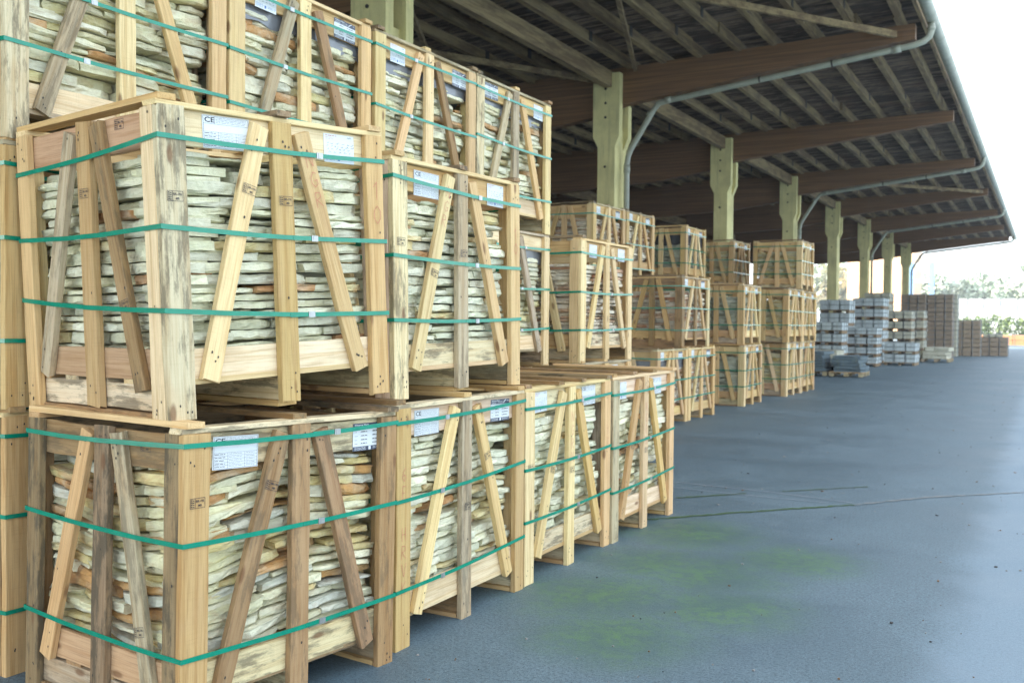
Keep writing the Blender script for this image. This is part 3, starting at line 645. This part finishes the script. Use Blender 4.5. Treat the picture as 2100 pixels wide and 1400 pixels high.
# ------------------------------------------------------------------ ground
def ground_material():
    m, t, b = mat('asphalt', .62)
    ge = N(t, 'ShaderNodeNewGeometry'); p = ge.outputs['Position']
    sx = N(t, 'ShaderNodeSeparateXYZ'); t.links.new(p, sx.inputs[0]); X, Yc = sx.outputs[0], sx.outputs[1]
    a = noise(t, p, .7, 8, .72); f = noise(t, p, 75, 4, .75); g = noise(t, p, 190, 2, .6); c1 = noise(t, p, 3.2, 6, .65)
    c = mix(t, ramp(t, a, .35, .65), (.088, .138, .160), (.138, .198, .222))
    c = mix(t, ramp(t, c1, .48, .72, 0, .3), c, (.080, .122, .148))
    f2 = noise(t, p, 38, 5, .8); c = mix(t, ramp(t, f2, .44, .62, 0, .45), c, (.058, .088, .108)); c = mix(t, ramp(t, f, .5, .6, 0, .7), c, (.035, .054, .066)); c = mix(t, ramp(t, g, .64, .70, 0, .8), c, (.42, .47, .5))
    # paler newer paving on the right of a seam at x = -0.47
    seam = ramp(t, mathn(t, 'ADD', X, mathn(t, 'MULTIPLY', noise(t, p, 2, 5), .3)), -.42, -.10)
    c = mix(t, mathn(t, 'MULTIPLY', seam, .45), c, (.25, .33, .39))
    # moss beside the crates
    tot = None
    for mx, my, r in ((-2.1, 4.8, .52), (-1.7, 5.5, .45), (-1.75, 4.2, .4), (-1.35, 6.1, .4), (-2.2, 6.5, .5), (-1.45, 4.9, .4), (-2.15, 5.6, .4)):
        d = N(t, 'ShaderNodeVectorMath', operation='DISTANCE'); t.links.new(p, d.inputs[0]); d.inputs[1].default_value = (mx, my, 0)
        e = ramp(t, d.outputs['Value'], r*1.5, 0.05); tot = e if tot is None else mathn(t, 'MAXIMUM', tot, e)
    mo = noise(t, mapping(t, p, (1, 1, 1), (3, 1, 0)), 2.3, 6, .65)
    mo2 = noise(t, p, 14, 6, .75); mk = mathn(t, 'MULTIPLY', tot, ramp(t, mo, .30, .62)); mk = mathn(t, 'MULTIPLY', mk, ramp(t, mo2, .40, .58, .12, 1)); mk2 = mathn(t, 'MULTIPLY', mk, ramp(t, f, .40, .55, .3, 1))
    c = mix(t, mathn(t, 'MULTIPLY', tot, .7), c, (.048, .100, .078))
    c = mix(t, mathn(t, 'MULTIPLY', mk2, .72), c, (.115, .230, .062))
    t.links.new(c, b.inputs['Base Color']); h = mathn(t, 'ADD', mathn(t, 'MULTIPLY', f, .7), mathn(t, 'MULTIPLY', g, .4)); bump(t, b, h, .6, .006)
    t.links.new(ramp(t, a, .3, .7, .5, .7), b.inputs['Roughness'])
    return m
m = MB(); m.add([(-900, -900, 0), (900, -900, 0), (900, 1500, 0), (-900, 1500, 0)], [(0, 1, 2, 3)])
tag(m.build('ground', ground_material()), 'worn blue grey asphalt of the yard with moss stains', 'ground', None, 'structure')
MOSS = flat('moss_seam', (.06, .12, .03), .95, 0, .8, 30); CHALK = flat('chalk_scuff', (.34, .37, .40), .9, 0, .5, 40); SEAMP = flat('sandy_seam', (.26, .27, .26), .9, 0, .7, 20)
def strip(pts, wd, mt, name, lab, z=.004, jag=.5):
    rg = random.Random(len(pts)); m = MB(); P = []
    for (a, b), (c, d) in zip(pts, pts[1:]):
        n = max(2, int(math.hypot(c-a, d-b)/.05)); P += [(a+(c-a)*i/n, b+(d-b)*i/n) for i in range(n)]
    P.append(pts[-1]); vs = []
    for i, (x, y) in enumerate(P):
        q = P[min(i+1, len(P)-1)]; r = P[max(i-1, 0)]; dx, dy = q[0]-r[0], q[1]-r[1]; L = math.hypot(dx, dy); k = wd*(1+rg.uniform(-jag, jag))/2; s = rg.uniform(-.3, .3)*wd
        vs += [(x-dy/L*(k+s), y+dx/L*(k+s), z), (x+dy/L*(k-s), y-dx/L*(k-s), z)]
    m.add(vs, [(2*i, 2*i+1, 2*i+3, 2*i+2) for i in range(len(P)-1)])
    tag(m.build(name, mt), lab, 'ground', None, 'structure')
strip([(-2.62, 6.76), (-2.12, 7.37), (-1.36, 8.23)], .035, MOSS, 'moss_seam', 'mossy crack running out from the last open crate')
strip([(-2.7, 7.76), (-2.26, 8.27)], .03, MOSS, 'moss_seam', 'short mossy crack behind the open crates')
strip([(-2.01, 8.54), (-1.4, 9.21)], .018, MOSS, 'moss_seam', 'thin dark crack farther out in the yard')
strip([(-1.36, 8.23), (-.88, 8.92), (-.19, 9.62), (.8, 10.5)], .03, SEAMP, 'paving_seam', 'sandy seam crossing the yard', jag=.8)
strip([(-3.3, 8.5), (-2.99, 8.5), (-2.17, 8.46), (-1.7, 8.38), (-1.37, 8.3)], .013, CHALK, 'scuff_mark', 'pale scuff line curving over the asphalt', .005, .3)
strip([(-2.9, 8.21), (-2.1, 8.18), (-1.55, 8.2)], .011, CHALK, 'scuff_mark', 'second pale scuff line on the asphalt', .006, .3)
# grit and leaves strewn on the yard
rg = random.Random(12); m = MB()
for _ in range(900):
    y = 3+rg.random()**1.6*40; x = rg.uniform(-3.4 if y > 7 else -2.45, 2.2) if y < 25 else rg.uniform(-3.5, .5); s = rg.uniform(.002, .009)*(1 if rg.random() < .9 else 1.9)
    a = rg.uniform(0, 6.28); q = [(x+s*rg.uniform(.5, 1.4)*math.cos(a+k*1.257), y+s*rg.uniform(.5, 1.4)*math.sin(a+k*1.257), .002) for k in range(5)]
    top = [(u, v, .004+s*.7*rg.random()) for u, v, _z in q]; i0 = rg.choice((0, 0, 1, 2))
    m.add(q+top, [(5, 6, 7, 8, 9)]+[(k, (k+1) % 5, 5+(k+1) % 5, 5+k) for k in range(5)], i0)
tag(m.build('yard_grit', [flat('grit', (.30, .29, .27), .9), flat('dry_leaf', (.22, .13, .07), .9), flat('dark_crumb', (.05, .045, .04), .9)]), 'scattered grit, splinters and dry leaf scraps on the asphalt', 'grit', None, 'stuff')

# ------------------------------------------------------------------ the open shed
SHEDM = Matrix.Translation((-6.9, 16.65, 0))
shed = empty('open_shed', SHEDM, 'long open storage shed with dark glulam beams on pale concrete columns and corrugated roof', 'shed')
SX, SY = -6.9, 16.65
def inshed(o): o.parent = shed; o.matrix_parent_inverse = SHEDM.inverted(); return o
topz = lambda x: 6.07+(x+6.9)*.032
DY = 7.09
for k in range(-3, 7):
    y = SY+k*DY; wob = 0
    m = MB(); xr = SX; xl = SX-.52
    # forked head: two cheeks either side of the beam, corbelled on to a slimmer shaft
    head = [(xl, 6.0), (xl, 4.85), (xl+.10, 4.66), (xl+.10, 0), (xr-.08, 0), (xr-.08, 4.66), (xr, 4.85), (xr, 6.0)][::-1]
    m.prism(head, y-.27, y-.115)
    m.prism([(xl+.10, 0), (xr-.08, 0), (xr-.08, 5.05), (xl+.10, 5.05)][::1][::-1] if False else [(xr-.08, 0), (xl+.10, 0), (xl+.10, 5.0), (xr-.08, 5.0)], y-.115, y+.115)
    # rear cheek is broader and carries a bracket towards the yard
    m.prism([(xr+.02, 5.45), (xr+.02, 4.87), (xr-.08, 4.62), (xr-.08, 0), (xl+.10, 0), (xl+.10, 4.66), (xl, 4.85), (xl, 6.0), (xr, 6.0), (xr, 5.45)], y+.115, y+.27)
    col = inshed(m.build('column', CONC))
    for zz in (5.72, 5.46, 5.2, 4.3):
        b = MB(); b.cyl((xl+.25, y-.283, zz), (xl+.25, y-.27, zz), .024, 10); ob = b.build('bolt', NAIL); ob.parent = col
    # tapered glulam beam
    pts = [(-1.93, topz(-1.93)), (-1.93, 5.99), (-2.6, 5.93), (-6.9, 5.44), (-7.5, 5.26), (-9.0, 5.06), (-12, 4.92), (-16, 5.02), (-20, 5.2), (-20, topz(-20)+.35), (-12, topz(-12)+.1)]
    m = MB(); m.prism(pts[::-1], y-.105, y+.105); inshed(m.build('beam', GLULAM))
# longitudinal tie beams along the column heads
for xx, z0, z1, w_ in ((-7.12, 5.74, 6.03, .14), (-13, 5.3, 5.6, .16)):
    for k in range(-3, 6):
        m = MB(); m.box((xx-w_/2, SY+k*DY+.11, z0), (xx+w_/2, SY+(k+1)*DY-.11, z1)); inshed(m.build('tie_beam', PURLIN))
# purlins
x = -2.15; rg = random.Random(5); k = 0
while x > -20:
    m = MB(); zt = topz(x)+.001; y = SY-3*DY-1
    while y < 61:
        y2 = min(y+DY*1.0+rg.uniform(-.3, .3), 61.4); dx = rg.uniform(-.03, .03)
        m.box((x-.05+dx, y, zt), (x+.05+dx, y2, zt+.17)); m.box((x+dx+.052, y2-.9, zt+.02), (x+dx+.06, y2-.78, zt+.18), 1); y = y2+.004
    inshed(m.build('purlin', [PURLIN, NAIL])); x -= .66; k += 1
# corrugated roof sheet
m = MB(); vs = []; ys = []; y = -6.0
while y < 61.8: ys.append(y); y += .177/6
xs = [-1.72, -20.3]; 
for x_ in xs:
    for y in ys: vs.append((x_, y, topz(x_)+.205+.026*math.sin(y*2*math.pi/.177)))
n = len(ys); m.add(vs, [(i, i+1, n+i+1, n+i) for i in range(n-1)])
m.add([(v[0], v[1], v[2]+.012) for v in vs], [(i+1, i, n+i, n+i+1) for i in range(n-1)])
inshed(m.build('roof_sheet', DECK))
m = MB(); m.box((-20.3, -6, 0), (-20.1, 62, 6.2)); inshed(m.build('rear_wall', GLULAM))  # unseen wall, added to keep sun and bounce light out of the shed
m = MB(); m.box((-1.86, -6, topz(-1.9)+.03), (-1.82, 61.8, topz(-1.9)+.17)); inshed(m.build('eaves_board', PURLIN))
# half-round gutter with joint rings
m = MB(); gx, gz, gr = -1.70, topz(-1.8)+.09, .095; na = 10
vs = []
for y in (-6, 61.8):
    for r in (gr, gr-.006):
        for i in range(na+1): t = math.pi+math.pi*i/na; vs.append((gx+r*math.cos(t), y, gz+r*math.sin(t)))
q = na+1; fs = []
for i in range(na): fs += [(i, i+1, 2*q+i+1, 2*q+i), (q+i+1, q+i, 3*q+i, 3*q+i+1)]
fs += [(0, 2*q, 3*q, q), (na, q+na, 3*q+na, 2*q+na)]; m.add(vs, fs); gut = inshed(m.build('gutter', PIPE, smooth=True))
y = -5.5
m = MB()
while y < 61.5:
    for i in range(na):
        a, b = math.pi+math.pi*i/na, math.pi+math.pi*(i+1)/na; r = gr+.009
        m.add([(gx+r*math.cos(a), y, gz+r*math.sin(a)), (gx+r*math.cos(b), y, gz+r*math.sin(b)), (gx+r*math.cos(b), y+.03, gz+r*math.sin(b)), (gx+r*math.cos(a), y+.03, gz+r*math.sin(a))], [(0, 1, 2, 3)])
    y += .75
ob = m.build('gutter_bracket', PIPE); ob.parent = gut
# downpipes on every second frame: elbow under the gutter, along the beam, across to the column and down
def tube(pts, r, n=12, mi=0, m=None):
    m = m or MB()
    P = [Vector(p) for p in pts]; rings = []; up_ = Vector((0, 1, 0))
    for i, p in enumerate(P):
        d = (P[min(i+1, len(P)-1)]-P[max(i-1, 0)]).normalized(); u = up_; v = d.cross(u).normalized(); rings.append([p+(u*math.cos(t)+v*math.sin(t))*r for t in [2*math.pi*j/n for j in range(n)]])
    vs = [v for rg_ in rings for v in rg_]; fs = [tuple(range(n)), tuple((len(P)-1)*n+j for j in range(n))[::-1]]
    for i in range(len(P)-1):
        for j in range(n): fs.append((i*n+j, (i+1)*n+j, (i+1)*n+(j+1) % n, i*n+(j+1) % n))
    m.add(vs, fs, mi); return m
for k in (-2, 0, 2, 4, 6):
    y = SY+k*DY
    zb = lambda x_: 5.99-(-1.93-x_)*.11-.075
    pts = [(-1.70, y, gz-.08), (-1.70, y, 6.12), (-1.73, y, 6.02), (-1.82, y, 5.95), (-1.95, y, 5.915), (-2.1, y, zb(-2.1)), (-6.1, y, zb(-6.1)-.01), (-6.25, y, zb(-6.2)-.03), (-6.36, y, zb(-6.3)-.15), (-6.78, y, 4.62), (-6.83, y, 4.5), (-6.85, y, 4.36), (-6.85, y, 0.02)]
    m = tube(pts, .052)
    for (a, b) in (((-2.15, y, zb(-2.15)), (-2.28, y, zb(-2.28))), ((-6.0, y, zb(-6.0)), (-6.12, y, zb(-6.12))), ((-6.40, y, 5.26), (-6.44, y, 5.2)), ((-6.85, y, 4.35), (-6.85, y, 4.2)), ((-1.70, y, 6.11), (-1.70, y, 6.18))): m.cyl(a, b, .061, 12)
    for xx in (-3.2, -4.4): m.cyl((xx, y, zb(xx)), (xx-.03, y, zb(xx)-.003), .058, 12, 1)
    inshed(m.build('downpipe', [PIPE, NAIL], smooth=True))
# wind braces in the roof plane
for a, b in (((-6.6, 16.4, 6.02), (-4.4, 9.7, 6.0)), ((-2.2, 16.4, 6.05), (-6.6, 9.7, 5.95)), ((-7.2, 9.8, 5.9), (-10.6, 16.4, 5.75)), ((-2.1, 37.7, 6.1), (-6.6, 31.0, 5.95)), ((-10.8, 9.8, 5.8), (-7.3, 16.4, 5.88))):
    m = MB(); A, B = Vector(a), Vector(b); Mx = basis((A+B)/2, B-A, (0, 0, 1)); L = (B-A).length
    m.box((-L/2, -.05, -.03), (L/2, .05, .03), 0, Mx); inshed(m.build('wind_brace', PURLIN))

# ------------------------------------------------------------------ block and slab pallets in the distance
def pallet_parts(parent, w, l, tn='pine', h=.14):
    rg = random.Random(int(w*100))
    for i in range(5): board(parent, 'deck_board', (-w+.0, l*(i+.5)/5, h-.011), (0, l*(i+.5)/5, h-.011), (0, 1, 0), .12, .022, tn, rg, False)
    for i in range(3):
        xx = -w+.07+(w-.14)*i/2
        for j in range(3): m = MB(); yy = .06+(l-.12)*j/2; m.box((xx-.06, yy-.05, .02), (xx+.06, yy+.05, h-.022)); m.build('pallet_foot', WOOD, parent, col=tone('grey', rg))
def block_load(label, X, Y, z, w, l, h, mt, group, nx=3, ny=3, rows=2, spacer=True, base=False, step=False):
    root = empty('block_pallet', Matrix.Translation((X, Y, z)), label, 'pallet', group); rg = random.Random(int(X*37+Y*11+z*91))
    s = .11 if (spacer or base) else .012
    if s > .05:
        m = MB(); m.box((-w+.02, .02, s-.03), (-.02, l-.02, s))
        for i in range(3):
            xx = -w+.03+(w-.16)*i/2; m.box((xx, .03, 0), (xx+.1, l-.03, s-.03))
        m.build('pallet', WOOD, root, col=tone('dark' if not base else 'brown', rg))
    m = MB(); bh = (h-s)/rows; by = l/ny
    for i in range(nx):
        for j in range(ny):
            for k in range(rows):
                if step and k == rows-1 and i == nx-1: continue
                g = rg.uniform(.010, .018); x0 = -w+w*i/nx; b = [rg.uniform(-.008, .008) for _ in range(3)]
                m.box((x0+g, j*by+g+b[0], s+k*bh+(.004 if k else 0)), (x0+w/nx-g, (j+1)*by-g+b[1], s+(k+1)*bh-.016))
    m.build('block_layers', mt, root)
    m = MB()
    for q in (.3, .7): m.box((-w*q-.008, -.003, s), (-w*q+.008, l+.003, h+.002)); m.box((-w-.003, l*q-.008, s-.02), (.003, l*q+.008, h+.004))
    m.build('strap', flat('clear_band', (.25, .28, .28), .4) if 'clear_band' not in bpy.data.materials else bpy.data.materials['clear_band'], root)
    return root
LEVEL = ['ground', 'second', 'third', 'fourth', 'fifth', 'sixth', 'seventh']
def stack(desc, X, Y, w, l, top, n, mt, group, **kw):
    hh = top/n
    for i in range(n):
        block_load(f'{LEVEL[i]} level load {desc}', X, Y, i*hh, w, l, hh-.002, mt, group, **kw)
gb = 'pallet loads of grey concrete blocks'; bb = 'pallet loads of brown concrete blocks'
stack('of grey blocks in the four high stack behind the slate slabs', -4.99, 34.24, 1.04, 1.15, 1.31, 4, BLOCK, gb)
stack('of grey blocks in the low two high stack', -3.97, 35.95, 1.06, 1.2, .79, 2, BLOCK, gb)
stack('of grey blocks in the tall stack before the fifth column', -5.22, 37.25, 1.09, 1.3, 2.38, 6, BLOCK, gb)
stack('of grey blocks in the leftmost stack beside the last crates', -5.75, 32.2, 1.0, 1.03, 1.49, 4, BLOCK, gb)
stack('of grey blocks in the stack at the back left', -5.95, 34.6, 1.03, 1.1, 2.26, 5, BLOCK, gb)
stack('of greenish grey blocks in the nearer middle stack', -4.51, 39.40, .95, 1.15, 1.93, 5, TANB, gb)
stack('of greenish grey blocks in the farther middle stack', -4.25, 41.0, .95, 1.15, 1.97, 5, TANB, gb)
stack('of tan blocks showing above the tall grey stack', -5.50, 40.80, .98, 1.3, 2.67, 6, TANB, gb)
stack('of brown blocks in the left tall stack', -4.62, 45.0, 1.0, 1.15, 2.72, 7, BROWNB, bb, spacer=False)
stack('of brown blocks in the right tall stack', -3.58, 45.4, 1.01, 1.15, 2.73, 7, BROWNB, bb, spacer=False)
stack('of brown blocks behind the right tall stack', -3.5, 46.8, 1.01, 1.15, 2.73, 7, TANB, bb, spacer=False)
stack('of brown blocks in the stepped stack', -2.63, 47.99, 1.08, 1.2, 1.62, 4, BROWNB, bb, spacer=False)
stack('of brown blocks in the lowest stack at the end of the row', -1.56, 48.96, 1.11, 1.25, .86, 2, BROWNB, bb, spacer=False)
block_load('loose broken layer of brown blocks on the lowest stack', -1.8, 49.1, .86, .8, 1.0, .14, TANB, bb, spacer=False, rows=1)
block_load('orange pallet load lying in the sun beyond the yard', -.9, 70, 0, 3.2, 1.5, .75, flat('orange_blocks', (.5, .22, .1), .8), 'sunlit pallet loads', base=True)
block_load('dark brown load peeking out behind the last crates', -5.9, 27.5, 1.55, .9, .9, .55, BROWNB, 'sunlit pallet loads', base=True); block_load('dark brown load under the one peeking out behind the last crates', -5.9, 27.5, 0, .9, .9, 1.54, BROWNB, 'sunlit pallet loads', base=True)
def slab_pallet(label, X, Y, w, l, mt, n, tt, seed, tn='pine', yaw=0):
    Mx = Matrix.Translation((X, Y, 0)) @ Matrix.Rotation(yaw, 4, 'Z'); root = empty('slab_pallet', Mx, label, 'pallet', 'low pallets of large stone slabs')
    pallet_parts(root, w, l, tn); rg = random.Random(seed); z = .14
    for i in range(n):
        m = MB(); T = tt*rg.uniform(.8, 1.2); k = 14; cx, cy = -w/2+rg.uniform(-.05, .05), l/2+rg.uniform(-.05, .05); P = []
        for j in range(k):
            t = 2*math.pi*j/k; c, s = math.cos(t), math.sin(t); q = max(abs(c), abs(s)); P.append((cx+c/q*w*.5*rg.uniform(.9, 1.02), cy+s/q*l*.5*rg.uniform(.9, 1.02)))
        vs = [(x, y, z) for x, y in P]+[(x+rg.uniform(-.02, .02), y+rg.uniform(-.02, .02), z+T*.5) for x, y in P]+[(x, y, z+T-.006+rg.uniform(-.006, .004)) for x, y in P]
        m.add(vs, [tuple(range(k))[::-1], tuple(range(2*k, 3*k))]+[(a*k+j, a*k+(j+1) % k, (a+1)*k+(j+1) % k, (a+1)*k+j) for a in (0, 1) for j in range(k)])
        m.build('slab', mt, root); z += T+.004
slab_pallet('low pallet of blue green slate slabs in front of the grey block stacks', -4.29, 27.11, .9, 1.1, SLATE, 5, .085, 1, 'pine')
slab_pallet('low pallet of dark slate slabs half hidden behind the last crates', -5.25, 27.2, .9, 1.1, SLATE, 7, .07, 2, 'grey')
slab_pallet('low pallet of tan slabs behind the dark slate', -5.3, 29.6, .9, 1.1, TANB, 3, .16, 3, 'pale')
slab_pallet('low pallet of square cut tan slabs before the brown block stacks', -3.15, 39.52, 1.05, 1.3, TANB, 3, .15, 4, 'grey')

# ------------------------------------------------------------------ beyond the yard, in the sun
root = empty('retaining_wall', Matrix.Translation((0, 122, 0)), 'white sunlit wall of stacked concrete elements beyond the hedge', 'wall')
rg = random.Random(9)
m = MB()
for i in range(26):
    for k in range(5):
        x0 = -13+i*1.7; m.box((x0+.03, rg.uniform(-.05, .05), k*.86), (x0+1.67-(.3 if rg.random() < .5 else .05), 1.2, k*.86+.83))
m.build('wall_block', WHITEB, root)
m = MB(); m.box((-13, .12, 0), (31, 1.0, 4.2)); m.build('wall_core', flat('dark_gap', (.42, .42, .42), .9), root)
def foliage(name, parent, blobs, mt, n, s, seed, label=None, cat=None, group=None):
    rg = random.Random(seed); m = MB()
    for (cx, cy, cz, rx, ry, rz) in blobs:
        for _ in range(n):
            d = Vector((rg.gauss(0, 1), rg.gauss(0, 1), rg.gauss(0, 1))).normalized()*rg.uniform(.35, 1)**.5*rg.uniform(.85, 1.12); c = Vector((cx+d.x*rx, cy+d.y*ry, cz+d.z*rz))
            u = Vector((rg.gauss(0, 1), rg.gauss(0, 1), rg.gauss(0, 1))).normalized(); v = u.orthogonal().normalized(); q = s*rg.uniform(.5, 1.3)
            m.add([c-u*q-v*q*.4, c+u*q*.2-v*q*.6, c+u*q, c+v*q*.6], [(0, 1, 2, 3)])
    return m.build(name, mt, parent)
rg = random.Random(4)
o = foliage('hedge', None, [(-7+i*1.4, 100+rg.uniform(-.4, .4), 1.0+rg.uniform(-.1, .2), 1.2, 1.0, 1.15+rg.uniform(0, .25)) for i in range(14)], LEAF, 420, .16, 5); tag(o, 'green sunlit hedge before the white wall', 'hedge')
def tree(label, x, y, h, r, seed, mt):
    root = empty('broadleaf_tree', Matrix.Translation((x, y, 0)), label, 'tree', 'trees beyond the yard'); rg = random.Random(seed)
    m = MB(); m.cyl((0, 0, 0), (0, 0, h*.5), r*.09, 8, 0, r*.06)
    for _ in range(5): m.cyl((0, 0, h*rg.uniform(.3, .5)), (rg.uniform(-r, r)*.6, rg.uniform(-r, r)*.6, h*rg.uniform(.6, .8)), r*.045, 6, 0, r*.015)
    m.build('trunk', BARK, root)
    foliage('crown', root, [(rg.uniform(-r, r)*.6, rg.uniform(-r, r)*.6, h*rg.uniform(.45, .85), r*rg.uniform(.35, .6), r*rg.uniform(.35, .6), r*rg.uniform(.3, .5)) for _ in range(11)], mt, 230, r*.09, seed)
tx = [('far tree seen through the gap right of the last crates', -31, 150, 11, 6), ('far tree between the fourth and fifth columns', -27, 165, 10, 6), ('far tree between the fifth and sixth columns', -22, 160, 10, 5.5),
      ('tree above the left end of the white wall', -8.5, 150, 8.5, 4.5), ('tree above the middle of the white wall', -4.5, 155, 8.5, 4.5), ('taller tree at the right edge above the white wall', 1.5, 150, 13, 5.5), ('far tree left of the orange hall', -18, 175, 10, 5)]
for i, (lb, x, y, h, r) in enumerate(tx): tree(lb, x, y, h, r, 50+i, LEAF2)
# orange hall and blue steel frame
root = empty('orange_hall', Matrix.Translation((-19.5, 140, 0)), 'orange clad hall far behind the last columns', 'building')
m = MB(); m.box((-5, 0, 0), (3.6, 9, 13)); 
for i in range(14): m.box((-5+i*.62, -.06, .2), (-4.85+i*.62, 0, 12.9))
m.build('wall', ORANGE, root); m = MB(); m.box((-5.2, -.3, 13), (3.8, 9.2, 13.4)); m.build('roof', WHITEB, root)
m = MB(); m.box((-3.9, -.1, 0), (-.9, -.065, 3.6)); m.build('door', WHITEB, root)
root = empty('blue_gantry', Matrix.Translation((-13.2, 130, 0)), 'blue steel gantry with an orange crossbeam beside the orange hall', 'gantry')
for xx in (-2.2, .2): m = MB(); m.box((xx, 0, 0), (xx+.55, .5, 9)); m.build('leg', BLUE, root)
m = MB(); m.box((-2.4, -.1, 3.9), (1.0, .6, 4.5)); m.build('crossbeam', ORANGE, root)
for zz in (6.5, 8.6): m = MB(); m.box((-1.65, .05, zz), (.2, .4, zz+.35)); m.build('crossbar', WHITEB, root)
m = MB(); m.box((-60, -30, -1), (45, 200, 22)); hzo = m.build('haze', None)  # volume added to wash out the distance, for haze and veiling glare
hm = bpy.data.materials.new('bright_haze'); hm.use_nodes = True; hm.node_tree.nodes.clear(); ho = hm.node_tree.nodes.new('ShaderNodeOutputMaterial'); pv = hm.node_tree.nodes.new('ShaderNodeVolumePrincipled')
pv.inputs['Color'].default_value = (.93, .96, 1, 1); pv.inputs['Density'].default_value = .0011; pv.inputs['Anisotropy'].default_value = .2; hm.node_tree.links.new(pv.outputs[0], ho.inputs['Volume'])
hzo.data.materials.clear(); hzo.data.materials.append(hm); tag(hzo, 'bright haze and veiling glare over the yard and the land beyond', 'haze', None, 'stuff')
bpy.context.view_layer.update()
print('objects', len(bpy.data.objects), 'slab candidates', len(SLABS), 'rest verts', len(REST['v']))
